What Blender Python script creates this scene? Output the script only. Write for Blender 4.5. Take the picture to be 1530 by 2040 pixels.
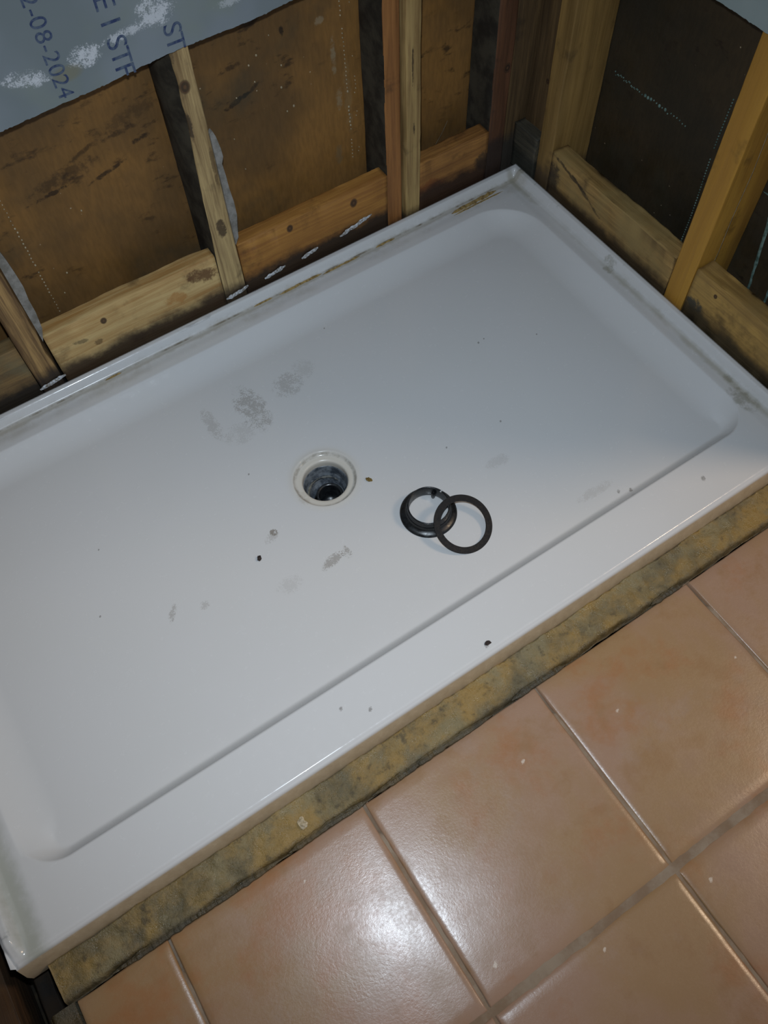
import bpy, bmesh, math, random
import numpy as np
from mathutils import Vector, Matrix, noise as mnoise

random.seed(7)
SC = bpy.context.scene
COL = SC.collection
for o in list(bpy.data.objects):
    bpy.data.objects.remove(o)

# ------------------------------------------------------------------ camera
cam_d = bpy.data.cameras.new('camera')
cam = bpy.data.objects.new('camera', cam_d)
COL.objects.link(cam)
RIGHT = Vector((0.8358, -0.5483, -0.0264)); DOWN = Vector((-0.4907, -0.7246, -0.4839)); FWD = Vector((0.2462, 0.4174, -0.8747))
CAM = Vector((-1.1067, -1.2011, 1.2767))
m = Matrix((RIGHT, -DOWN, -FWD)).transposed().to_4x4()
m.translation = CAM
cam.matrix_world = m
cam_d.sensor_fit = 'VERTICAL'
cam_d.sensor_height = 36.0
cam_d.sensor_width = 27.0
cam_d.lens = 36.0 * 1657.2 / 2040.0
cam_d.clip_start = 0.02
SC.camera = cam

# ------------------------------------------------------------------ light
w = bpy.data.worlds.new('room_air'); SC.world = w; w.use_nodes = True
bg = w.node_tree.nodes['Background']
bg.inputs[0].default_value = (0.66, 0.82, 1.0, 1); bg.inputs[1].default_value = 0.23

fl = bpy.data.lights.new('phone_flash', 'SPOT')
fl.energy = 43.0; fl.color = (0.76, 0.88, 1.0)
fl.shadow_soft_size = 0.012; fl.spot_size = math.radians(105); fl.spot_blend = 1.0
flo = bpy.data.objects.new('phone_flash', fl); COL.objects.link(flo)
flo.location = Vector((-1.06, -1.09, 1.285))
flo.rotation_euler = (Vector((-0.72, -0.42, 0)) - flo.location).to_track_quat('-Z', 'Y').to_euler()

# warm ceiling lamp of the room, beyond the end of the right stud wall
la = bpy.data.lights.new('ceiling_lamp', 'AREA'); la.shape = 'DISK'; la.size = 0.5; la.energy = 21.0; la.color = (1.0, 0.74, 0.50)
lo_ = bpy.data.objects.new('ceiling_lamp', la); COL.objects.link(lo_)
lo_.location = (1.0, -1.75, 2.2); lo_.rotation_euler = (Vector((-0.9, -0.8, 0)) - lo_.location).to_track_quat('-Z', 'Y').to_euler()

vs = SC.view_settings
vs.view_transform = 'Standard'; vs.look = 'None'; vs.exposure = 0.12; vs.gamma = 1.0; vs.use_curve_mapping = False

# ------------------------------------------------------------------ helpers
def lin(r, g, b):
    f = lambda c: (c / 255 / 12.92) if c / 255 <= 0.04045 else ((c / 255 + 0.055) / 1.055) ** 2.4
    return (f(r), f(g), f(b), 1.0)

class NT:
    """tiny node-tree writer"""
    def __init__(s, name, rough=0.6, spec=0.5):
        s.mat = bpy.data.materials.new(name); s.mat.use_nodes = True
        s.t = s.mat.node_tree; s.n = s.t.nodes; s.b = s.n['Principled BSDF']
        s.b.inputs['Roughness'].default_value = rough
        s.b.inputs['Specular IOR Level'].default_value = spec
        tc = s.n.new('ShaderNodeTexCoord'); s.obj = tc.outputs['Object']
    def link(s, a, b): s.t.links.new(a, b)
    def put(s, sock, v):
        if hasattr(v, 'links') or isinstance(v, bpy.types.NodeSocket): s.link(v, sock)
        else: sock.default_value = v
    def math(s, op, a, b=0.0, c=0.0, clamp=False):
        n = s.n.new('ShaderNodeMath'); n.operation = op; n.use_clamp = clamp
        s.put(n.inputs[0], a); s.put(n.inputs[1], b)
        if len(n.inputs) > 2: s.put(n.inputs[2], c)
        return n.outputs[0]
    def map(s, scale=(1, 1, 1), loc=(0, 0, 0), rot=(0, 0, 0), src=None):
        n = s.n.new('ShaderNodeMapping'); s.link(src or s.obj, n.inputs['Vector'])
        n.inputs['Scale'].default_value = scale; n.inputs['Location'].default_value = loc; n.inputs['Rotation'].default_value = rot
        return n.outputs[0]
    def noise(s, scale, detail=4, vec=None, rough=0.55, dist=0.0):
        n = s.n.new('ShaderNodeTexNoise'); s.link(vec or s.obj, n.inputs['Vector'])
        n.inputs['Scale'].default_value = scale; n.inputs['Detail'].default_value = detail
        n.inputs['Roughness'].default_value = rough; n.inputs['Distortion'].default_value = dist
        return n.outputs['Fac']
    def ramp(s, fac, lo, hi, a=0.0, b=1.0):
        n = s.n.new('ShaderNodeMapRange'); n.interpolation_type = 'SMOOTHSTEP'
        s.put(n.inputs[0], fac); s.put(n.inputs[1], lo); s.put(n.inputs[2], hi); s.put(n.inputs[3], a); s.put(n.inputs[4], b)
        return n.outputs[0]
    def mix(s, fac, a, b):
        n = s.n.new('ShaderNodeMix'); n.data_type = 'RGBA'
        s.put(n.inputs[0], fac); s.put(n.inputs[6], a); s.put(n.inputs[7], b)
        return n.outputs[2]
    def sep(s, vec=None):
        n = s.n.new('ShaderNodeSeparateXYZ'); s.link(vec or s.obj, n.inputs[0]); return n.outputs
    def blob(s, c, r, rot=0.0, soft=1.0, axes=(0, 1)):
        """1 at the centre of an ellipse, 0 on its rim (object space)"""
        X = s.sep(); a = s.math('SUBTRACT', X[axes[0]], c[0]); b = s.math('SUBTRACT', X[axes[1]], c[1])
        if rot:
            cr, sr = math.cos(rot), math.sin(rot)
            a2 = s.math('ADD', s.math('MULTIPLY', a, cr), s.math('MULTIPLY', b, sr))
            b = s.math('SUBTRACT', s.math('MULTIPLY', b, cr), s.math('MULTIPLY', a, sr)); a = a2
        a = s.math('DIVIDE', a, r[0]); b = s.math('DIVIDE', b, r[1])
        d = s.math('ADD', s.math('MULTIPLY', a, a), s.math('MULTIPLY', b, b))
        return s.math('SUBTRACT', 1.0, d, clamp=True)
    def bump(s, h, strength=0.3, dist=0.002):
        n = s.n.new('ShaderNodeBump'); n.inputs['Strength'].default_value = strength; n.inputs['Distance'].default_value = dist
        s.link(h, n.inputs['Height']); s.link(n.outputs[0], s.b.inputs['Normal'])
    def color(s, v): s.put(s.b.inputs['Base Color'], v)
    def rough(s, v): s.put(s.b.inputs['Roughness'], v)

def mesh_obj(name, verts, faces, mat, parent=None, smooth=False):
    me = bpy.data.meshes.new(name); me.from_pydata([tuple(v) for v in verts], [], faces)
    me.materials.append(mat); me.update()
    if smooth: me.polygons.foreach_set('use_smooth', [True] * len(me.polygons))
    o = bpy.data.objects.new(name, me); COL.objects.link(o)
    if parent: o.parent = parent
    return o

def tag(o, label, cat, group=None):
    o['label'] = label; o['category'] = cat
    if group: o['group'] = group
    return o

def struct(o, label=None):
    o['kind'] = 'structure'
    if label: o['label'] = label
    return o

def empty(name, loc, label, cat, group=None):
    o = bpy.data.objects.new(name, None); o.location = loc; o.empty_display_size = 0.05
    COL.objects.link(o); return tag(o, label, cat, group)

def n3(x, y, z): return mnoise.noise(Vector((x, y, z)))

# ------------------------------------------------------------------ materials
def wood(name, base, dark, axis, grain=1.0, knots=(), knot_axes=(0, 2), rot_z=None, rot_col=(30, 22, 16), stain=(), streak=0.6, fade=None, seed=0.0, rough=0.75):
    t = NT(name, rough)
    sc = [120, 120, 120]; sc[axis] = 5.0
    v = t.map(tuple(sc), (seed, seed * 1.7, seed * .6))
    warp = t.noise(2.2, 3, t.map((3, 3, 3), (seed, 0, 0)))
    g = t.noise(1.0 * grain, 6, v, 0.65, 0.6)
    sc2 = [16, 16, 16]; sc2[axis] = 1.3
    g2 = t.noise(1.0, 3, t.map(tuple(sc2), (seed * 2, 3, 1)), 0.5, 1.2)
    f = t.math('ADD', t.math('MULTIPLY', g, streak), t.math('MULTIPLY', g2, 1.0 - streak))
    f = t.ramp(f, 0.34, 0.66)
    c = t.mix(f, lin(*dark), lin(*base))
    # blotchy darker weathering
    pat = t.noise(14, 5, t.map((1, 1, 1), (seed, seed, 2)), 0.6)
    c = t.mix(t.ramp(pat, 0.56, 0.74, 0, 0.65), c, lin(*[int(k * .55) for k in dark]))
    if fade:
        c = t.mix(t.ramp(t.noise(9, 4), 0.45, 0.7, 0, 0.8), c, lin(*fade))
    for (a, b, r) in knots:
        kb = t.blob((a, b), (r, r * 1.25), axes=knot_axes)
        ring = t.math('SINE', t.math('MULTIPLY', kb, 14.0))
        c = t.mix(t.ramp(kb, 0.05, 0.6, 0, 0.9), c, lin(46, 28, 14))
        c = t.mix(t.math('MULTIPLY', t.ramp(kb, 0.1, 0.3), t.ramp(ring, 0.2, 0.9, 0, 0.5)), c, lin(110, 76, 44))
    for (a, b, ra, rb, rt, col, am) in stain:
        kb = t.blob((a, b), (ra, rb), rot=rt, axes=knot_axes)
        nn = t.noise(55, 5, None, 0.7)
        mk = t.ramp(t.math('ADD', kb, t.math('MULTIPLY', t.math('SUBTRACT', nn, 0.5), 3.6)), 0.15, 0.95, 0, am)
        mk = t.math('MULTIPLY', mk, t.ramp(kb, 0.0, 0.4))
        c = t.mix(mk, c, lin(*col))
    if rot_z is not None:
        z = t.sep()[2]
        nz = t.math('ADD', z, t.math('MULTIPLY', t.math('SUBTRACT', t.noise(22, 5, None, 0.65), 0.5), 0.05))
        c = t.mix(t.ramp(nz, rot_z - 0.014, rot_z + 0.02, 0.93, 0.0), c, lin(*rot_col))
    t.color(c)
    t.rough(t.ramp(g, 0.3, 0.7, rough - 0.12, rough + 0.1))
    t.bump(t.math('ADD', g, t.math('MULTIPLY', g2, 0.6)), 0.45, 0.002)
    return t.mat

# gel-coat tray: white with its stains
def tray_material():
    t = NT('white_gelcoat', 0.16, 0.5)
    base = lin(209, 208, 207)
    X = t.sep(); x, y, z = X[0], X[1], X[2]
    fine = t.noise(380, 3, None, 0.7); mid = t.noise(60, 5, None, 0.65); big = t.noise(7, 3)
    c = t.mix(t.ramp(big, 0.4, 0.75, 0, 0.16), base, lin(205, 205, 200))
    # scuffed limescale patches
    for (cx, cy, rx, ry, rt, am) in [(-.822, -.232, .034, .070, 0.0, .50), (-.735, -.222, .040, .034, .2, .36), (-.69, -.205, .03, .03, 0, .18),
                                 (-.905, -.225, .018, .052, 0, .30), (-.868, -.27, .04, .03, 0, .18), (-.862, -.601, .030, .012, .25, .6),
                                 (-.835, -.60, .012, .016, 0, .6), (-.922, -.493, .0085, .0085, 0, .9), (-.93, -.50, .02, .012, .4, .3),
                                 (-1.145, -.535, .022, .007, .9, .45), (-1.09, -.55, .012, .01, .5, .3), (-.95, -.60, .03, .02, 0, .16),
                                 (-.50, -.60, .03, .015, 0, .18), (-.395, -.752, .05, .012, 0, .2), (-.84, -.46, .012, .02, .0, .25)]:
        k = t.blob((cx, cy), (rx, ry), rt)
        q = t.math('ADD', t.math('MULTIPLY', k, 0.75), t.math('ADD', t.math('MULTIPLY', t.math('SUBTRACT', fine, .5), 3.2), t.math('MULTIPLY', t.math('SUBTRACT', mid, .5), 3.0)))
        mk = t.ramp(q, 0.20, 0.75, 0, am)
        mk = t.math('MULTIPLY', mk, t.ramp(k, 0.0, 0.45))
        c = t.mix(mk, c, lin(140, 133, 124))
    # yellowed gelcoat around the drain
    dx = t.math('SUBTRACT', x, -.786); dy = t.math('SUBTRACT', y, -.447)
    rr = t.math('SQRT', t.math('ADD', t.math('MULTIPLY', dx, dx), t.math('MULTIPLY', dy, dy)))
    c = t.mix(t.ramp(rr, .046, .078, .45, 0), c, lin(205, 192, 165))
    ringm = t.math('MULTIPLY', t.ramp(rr, .052, .056), t.ramp(rr, .057, .061, 1, 0))
    c = t.mix(t.math('MULTIPLY', ringm, t.ramp(mid, .4, .6, .1, .55)), c, lin(120, 112, 96))
    # old sealant line along the flange
    inx = t.math('MULTIPLY', t.ramp(x, -1.535, -1.53), t.ramp(x, -.032, -.028, 1, 0))
    wob = t.math('MULTIPLY', t.math('SUBTRACT', t.noise(9, 4), .5), .012)
    yb = t.math('ABSOLUTE', t.math('ADD', t.math('ADD', y, .030), wob))
    band = t.ramp(t.math('ADD', yb, t.math('MULTIPLY', mid, .012)), .008, .016, 1, 0)
    c = t.mix(t.math('MULTIPLY', band, .50), c, lin(140, 131, 110))
    thin = t.ramp(t.math('ABSOLUTE', t.math('ADD', y, .0262)), .0009, .0024, .75, 0)
    thin = t.math('MULTIPLY', thin, t.ramp(t.noise(26, 4, t.map((1, .2, .2))), .40, .62))
    c = t.mix(thin, c, lin(98, 84, 58))
    wide = t.ramp(t.math('ABSOLUTE', t.math('ADD', y, .042)), .010, .028, .35, 0)
    c = t.mix(t.math('MULTIPLY', wide, t.ramp(t.noise(6, 5, None, .7), .42, .62)), c, lin(165, 156, 138))
    xb = t.math('ABSOLUTE', t.math('ADD', t.math('ADD', x, .031), wob))
    band2 = t.ramp(t.math('ADD', xb, t.math('MULTIPLY', mid, .012)), .007, .018, 1, 0)
    c = t.mix(t.math('MULTIPLY', band2, t.ramp(t.noise(8, 3), .35, .6, .12, .5)), c, lin(146, 140, 118))
    for (cx, cy, rx, ry) in [(-.032, -.36, .014, .016), (-.034, -.715, .012, .025), (-.042, -.76, .026, .05), (-.02, -.35, .01, .02)]:
        k = t.blob((cx, cy), (rx, ry))
        c = t.mix(t.math('MULTIPLY', t.ramp(t.math('ADD', k, t.math('MULTIPLY', t.math('SUBTRACT', mid, .5), 4.0)), .2, 1.2, 0, .5), t.ramp(k, 0, .6)), c, lin(120, 116, 92))
    xl = t.math('ABSOLUTE', t.math('ADD', t.math('ADD', x, 1.528), wob))
    band3 = t.ramp(t.math('ADD', xl, t.math('MULTIPLY', mid, .02)), .012, .038, .55, 0)
    c = t.mix(t.math('MULTIPLY', band3, t.ramp(y, -.55, -.80, .35, 1.0)), c, lin(138, 142, 120))
    # greyish scuffs on the outer lip
    lip = t.math('MULTIPLY', t.ramp(z, -.004, -.001), t.ramp(t.noise(40, 5, t.map((.35, 1, 1)), .7), .58, .66, 0, .4))
    c = t.mix(lip, c, lin(130, 132, 134))
    # bare cream laminate on the outer skirt
    sk = t.math('MULTIPLY', t.ramp(z, -.0275, -.0235, 1, 0), t.ramp(y, -.9005, -.8995, 1, 0))
    skc = t.mix(mid, lin(160, 138, 110), lin(204, 184, 154))
    c = t.mix(sk, c, skc)
    # little dark specks
    for (cx, cy, r) in [(-.36, -.35, .0022), (-.345, -.348, .0016), (-.25, -.40, .0016), (-.60, -.14, .0016), (-.993, -.842, .0035), (-.955, -.868, .004),
                        (-.74, -.884, .005), (-.23, -.848, .005), (-.9, -.36, .0018), (-1.2, -.35, .0015), (-.36, -.777, .0035), (-.34, -.787, .0045), (-1.25, -.47, .0018), (-.44, -.53, .002), (-.56, -.52, .0018)]:
        k = t.blob((cx, cy), (r * 1.4, r), 0.9)
        c = t.mix(t.ramp(t.math('ADD', k, t.math('MULTIPLY', t.math('SUBTRACT', fine, .5), 3)), 0.1, 1.0, 0, t.math('MULTIPLY', .65, t.ramp(k, 0, .3))), c, lin(110, 104, 98)) if r > .003 else t.mix(t.ramp(k, 0.0, .4, 0, .6), c, lin(110, 104, 98))
    t.color(c)
    t.rough(t.ramp(t.math('ADD', mid, t.math('MULTIPLY', band, .5)), .35, .9, .11, .42))
    t.bump(t.noise(25, 2), .04, .0008)
    return t.mat

def mat_simple(name, col, rough=.5, spec=.5, nscale=40, col2=None, bump=.1, bd=.001):
    t = NT(name, rough, spec)
    n = t.noise(nscale, 5, None, .65)
    c2 = col2 or tuple(int(k * .75) for k in col)
    t.color(t.mix(t.ramp(n, .35, .65), lin(*c2), lin(*col)))
    t.rough(t.ramp(n, .3, .7, max(.03, rough - .12), min(1, rough + .12)))
    t.bump(n, bump, bd)
    return t.mat

def sheet_material(name, base, dark, axes, seed):
    t = NT(name, .7, .35)
    big = t.noise(3.0, 4, t.map((1, 1, 1), (seed, 0, 0)), .6)
    mid = t.noise(16, 6, t.map((1, 1, 1), (seed, 4, 0)), .65)
    fine = t.noise(160, 3, t.map((1, 1, .25), (seed, 0, 0)))
    c = t.mix(t.ramp(big, .35, .68), lin(*dark), lin(*base))
    c = t.mix(t.ramp(fine, .3, .7, 0, .25), c, lin(*[int(k * .7) for k in dark]))
    sc = [1, 1, 1]; sc[axes[0]] = .45
    mould = t.noise(42, 6, t.map(tuple(sc), (seed * 3, 1, 1), (0.0, 0.0, 0.0)), .6)
    mask = t.noise(5, 3, t.map((1, 1, 1), (seed * 5, 2, 1)))
    c = t.mix(t.math('MULTIPLY', t.ramp(mould, .56, .68, 0, .75), t.ramp(mask, .42, .58)), c, lin(34, 22, 12))
    if name.startswith('brown'):
        for (a_, b_, ra, rb, rt, am, cc) in [(-.60, .338, .040, .007, .30, .8, (34, 22, 12)), (-.585, .343, .020, .006, .2, .9, (30, 18, 10)), (-.56, .352, .02, .006, .5, .7, (34, 22, 12)), (-.599, .401, .028, .007, .1, .7, (44, 28, 14)),
             (-.79, .344, .035, .007, .2, .8, (36, 24, 14)), (-.86, .310, .050, .006, .25, .8, (36, 24, 14)), (-.89, .362, .05, .006, .35, .6, (40, 26, 14)), (-.97, .312, .05, .006, .1, .8, (36, 24, 14)), (-.82, .370, .06, .008, .1, .6, (40, 26, 14)),
             (-.93, .335, .10, .020, .1, .55, (44, 30, 16)), (-.80, .39, .08, .02, .2, .4, (44, 30, 16)), (-.495, .428, .006, .012, 0, .8, (20, 14, 10)),
             (-.397, .345, .008, .05, 0, .5, (150, 138, 112)), (-.392, .26, .010, .035, 0, .45, (150, 138, 112)), (-.402, .14, .012, .03, 0, .4, (110, 100, 76)), (-.42, .42, .012, .010, 0, .5, (160, 144, 116)), (-.372, .25, .012, .10, 0, .25, (140, 124, 92))]:
            kb = t.blob((a_, b_), (ra, rb), rt, axes=(0, 2)); nn = t.noise(70, 5, None, .7)
            mk = t.ramp(t.math('ADD', kb, t.math('MULTIPLY', t.math('SUBTRACT', nn, 0.5), 3.6)), .3, 1.1, 0, am)
            c = t.mix(t.math('MULTIPLY', mk, t.ramp(kb, 0, .5)), c, lin(*cc))
    # damp grey-green bloom
    c = t.mix(t.ramp(t.noise(7, 4, t.map((1, 1, 1), (0, seed, 5))), .56, .74, 0, .5), c, lin(62, 58, 44))
    # plaster flecks
    fl = t.n.new('ShaderNodeTexVoronoi'); fl.inputs['Scale'].default_value = 45; t.link(t.obj, fl.inputs['Vector'])
    hit = t.math('MULTIPLY', t.ramp(fl.outputs['Distance'], .05, .075, 1, 0), t.ramp(t.noise(8, 2), .57, .60))
    c = t.mix(t.math('MULTIPLY', hit, .7), c, lin(190, 170, 140))
    t.color(c); t.rough(t.ramp(mid, .3, .7, .5, .85)); t.bump(t.math('ADD', mid, fine), .2, .001)
    return t.mat

def board_material():
    t = NT('blue_grey_fibre_board', .85, .3)
    big = t.noise(5, 3); mid = t.noise(30, 5, None, .6); fine = t.noise(420, 4, None, .75)
    c = t.mix(t.ramp(big, .35, .65), lin(114, 122, 124), lin(126, 133, 138))
    c = t.mix(t.ramp(t.noise(6, 3, t.map((1, 1, 1), (3, 3, 3))), .5, .7, 0, .5), c, lin(124, 132, 116))
    # rubbed powdery plaster patches
    for (cx, cz, rx, rz, rt, am) in [(-.854, .567, .030, .019, 0, .95), (-.790, .576, .040, .010, .1, .75), (-.735, .592, .040, .026, .2, .9), (-.945, .568, .036, .014, -.2, .85),
                                  (-.925, .558, .020, .010, 0, .8), (-.69, .62, .05, .03, 0, .8), (-1.05, .60, .05, .014, 0, .6), (-.62, .565, .03, .008, 0, .5), (-.55, .60, .04, .012, 0, .5)]:
        k = t.blob((cx, cz), (rx, rz), rt, axes=(0, 2))
        mk = t.ramp(t.math('ADD', k, t.math('ADD', t.math('MULTIPLY', t.math('SUBTRACT', fine, .5), 3.4), t.math('MULTIPLY', t.math('SUBTRACT', t.noise(75, 5, None, .7), .5), 3.6))), .35, 1.05, 0, am)
        mk = t.math('MULTIPLY', mk, t.ramp(k, 0, .25))
        c = t.mix(mk, c, lin(196, 198, 202))
    k = t.blob((-.885, .553), (.028, .014), 0, axes=(0, 2))
    c = t.mix(t.ramp(k, 0, .8, 0, .5), c, lin(122, 114, 84))
    t.color(c); t.bump(mid, .15, .001)
    return t.mat

def mortar_material():
    t = NT('wet_mortar', .4, .6)
    a = t.noise(11, 6, None, .62, .4); b = t.noise(48, 6, None, .7); f = t.noise(300, 4, None, .7)
    c = t.mix(t.ramp(a, .34, .62), lin(98, 88, 60), lin(146, 118, 62))
    c = t.mix(t.ramp(t.noise(17, 5, t.map((1, 1, 1), (4, 4, 0)), .6), .48, .66, 0, .8), c, lin(128, 116, 82))
    c = t.mix(t.ramp(t.noise(13, 5, t.map((1, 1, 1), (9, 1, 0)), .6), .54, .72, 0, .6), c, lin(88, 82, 66))
    c = t.mix(t.ramp(b, .54, .70, 0, .7), c, lin(62, 52, 34))
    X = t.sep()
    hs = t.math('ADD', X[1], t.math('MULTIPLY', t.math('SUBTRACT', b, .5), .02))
    c = t.mix(t.ramp(hs, -.972, -.960, .75, 0), c, lin(44, 40, 32))  # shade of the gap along the tile edge, painted into the mortar colour
    t.color(c)
    t.rough(t.ramp(b, .35, .6, .16, .6))
    t.bump(t.math('ADD', f, t.math('MULTIPLY', b, 2.0)), .8, .002)
    return t.mat

def tile_material():
    t = NT('terracotta_tile', .42, .5)
    big = t.noise(4.2, 5, None, .6, .3); mid = t.noise(15, 5, None, .6); f = t.noise(260, 4, None, .7)
    c = t.mix(t.ramp(big, .36, .64), lin(160, 129, 107), lin(156, 125, 90))
    c = t.mix(t.ramp(t.noise(6, 5, t.map((1, 1, 1), (5, 2, 0)), .65), .50, .70, 0, .75), c, lin(158, 108, 68))
    c = t.mix(t.ramp(mid, .50, .68, 0, .55), c, lin(142, 106, 68))
    c = t.mix(t.ramp(f, .62, .8, 0, .3), c, lin(120, 84, 62))
    wear = t.ramp(t.noise(9, 5, t.map((1, 1, 1), (1, 8, 0)), .7), .55, .75, 0, .35)
    c = t.mix(wear, c, lin(160, 138, 124))
    for (px, py, r) in [(-.62, -1.08, .0032), (-.795, -1.06, .0035), (-.672, -1.345, .0035), (-.56, -1.37, .0035), (-1.17, -1.02, .003), (-.40, -1.12, .0025), (-.86, -1.33, .0028), (-1.0, -1.26, .0045)]:
        k = t.blob((px, py), (r * 1.5, r), .6)
        c = t.mix(t.math('MULTIPLY', t.ramp(k, 0, .4), t.ramp(t.math('ADD', k, t.math('MULTIPLY', t.math('SUBTRACT', f, .5), 4)), .2, 1.0, 0, .75)), c, lin(214, 200, 184))
    t.color(c)
    t.rough(t.ramp(t.math('ADD', t.math('MULTIPLY', mid, .6), t.math('MULTIPLY', f, .4)), .35, .65, .21, .33))
    t.bump(t.math('ADD', t.math('MULTIPLY', f, .7), t.math('MULTIPLY', t.noise(95, 3), .3)), .22, .0010)
    return t.mat

M = {}
M['tray'] = tray_material()
M['board'] = board_material()
M['sheet_b'] = sheet_material('brown_lining_sheet', (146, 104, 52), (104, 76, 42), (0, 2), 1.0)
M['sheet_r'] = sheet_material('dark_lining_sheet', (70, 56, 36), (48, 42, 30), (1, 2), 7.0)
M['mortar'] = mortar_material()
M['tile'] = tile_material()
M['grout'] = mat_simple('tile_grout', (150, 134, 116), .8, .3, 18, (128, 106, 84), .5, .002)
M['ink'] = mat_simple('blue_marker_ink', (44, 56, 92), .7, .3, 120, (86, 98, 114), .0)
M['glue'] = mat_simple('dried_glue', (190, 172, 140), .5, .5, 200, (140, 124, 96))
M['teal'] = mat_simple('pale_green_paint', (120, 146, 138), .6, .4, 90, (70, 92, 84))
M['plaster'] = mat_simple('plaster_splash', (206, 210, 216), .8, .3, 220, (120, 112, 100))
M['trap'] = mat_simple('limescaled_trap_plastic', (122, 128, 134), .3, .5, 50, (58, 64, 72), .3, .001)
M['black'] = mat_simple('black_plastic', (30, 32, 34), .33, .5, 90, (20, 21, 23), .15, .0006)
M['rubber'] = mat_simple('black_rubber', (18, 18, 21), .6, .3, 260, (14, 14, 16), .4, .0008)
M['brown'] = mat_simple('dried_adhesive', (172, 146, 94), .85, .3, 140, (120, 98, 60), .5, .001)
M['under'] = mat_simple('subfloor', (74, 62, 44), .8, .3, 14, (36, 30, 22), .4, .003)
M['black_batten'] = mat_simple('black_batten_timber', (50, 40, 30), .8, .3, 20, (24, 20, 16), .6, .003)
M['crumb'] = mat_simple('dark_crumb', (70, 60, 56), .9, .2, 400, (40, 34, 32))
M['tan'] = mat_simple('tan_crumb', (140, 118, 66), .9, .2, 400, (92, 72, 40))
M['plain'] = mat_simple('old_wall_paint', (120, 104, 84), .8, .3, 8, (96, 84, 68))
M['thread'] = mat_simple('thread_and_highlight', (170, 160, 140), .8, .2, 100)
M['limes'] = mat_simple('pipe_scale', (120, 118, 108), .45, .5, 70, (40, 44, 48), .5, .001)

# ------------------------------------------------------------------ shower tray
TL, TW = 1.56, 0.90
DC = (-.786, -.447)                       # drain centre
def sst(a, b, v):
    u = min(1, max(0, (v - a) / (b - a))); return u * u * (3 - 2 * u)
def basin_depth(x, y):
    """0 on the ledge, 1 on the basin floor, with rounded corners"""
    x0, x1, y0, y1 = -TL + .060, -.060, -.806, -.072
    wid = {'l': .066, 'r': .066, 'f': .021, 'b': .066}
    dl, dr, df, db = x - x0, x1 - x, y - y0, y1 - y
    side_x, dx = ('l', dl) if dl < dr else ('r', dr)
    side_y, dy = ('f', df) if df < db else ('b', db)
    r = .066 if side_y == 'f' else .105
    if dx < r and dy < r:
        ax, ay = r - dx, r - dy
        h = math.hypot(ax, ay); d = r - h
        cx = (ax / h) ** 2 if h > 1e-9 else .5
        wd = wid[side_x] * cx + wid[side_y] * (1 - cx)
    elif dx < dy * 1.0: d, wd = dx, wid[side_x]
    else: d, wd = dy, wid[side_y]
    if r <= dx or r <= dy:
        if dx / wid[side_x] < dy / wid[side_y]: d, wd = dx, wid[side_x]
        else: d, wd = dy, wid[side_y]
    if d <= 0: return 0.0
    u = min(1, max(0, d / wd)); e = .10
    q = u * u / (2 * e) if u < e else u - e / 2
    q /= (1 - e / 2)
    p_ = 1.9
    st = .055 * sst(0, .0045, d)
    return st + (1 - st) * (1 - (1 - q) ** p_)
def tray_z(x, y):
    ledge = -.016
    # raised tiling lip on the back, left and right
    e = min(-x, x + TL, -y)
    lip = 1 - sst(.013, .024, e)
    # soft roll along the outermost edge
    rim = .004 * (1 - sst(0, .006, e))
    # lip dies down towards the open front
    lip *= sst(-TW, -TW + .035, y)
    z = ledge + (.016) * lip - rim
    z -= .0020 * sst(.024, .030, e) * (1 - sst(.036, .060, e)) * sst(-TW, -TW + .05, y)     # shallow gutter beside the lip
    b = basin_depth(x, y)
    fall = .010 * (1 - min(1, math.hypot((x - DC[0]) / .72, (y - DC[1]) / .40)))
    z -= b * (.023 + max(0, fall))
    z -= .004 * (1 - sst(-TW, -TW + .007, y))                       # rounded front nose
    return z

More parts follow.
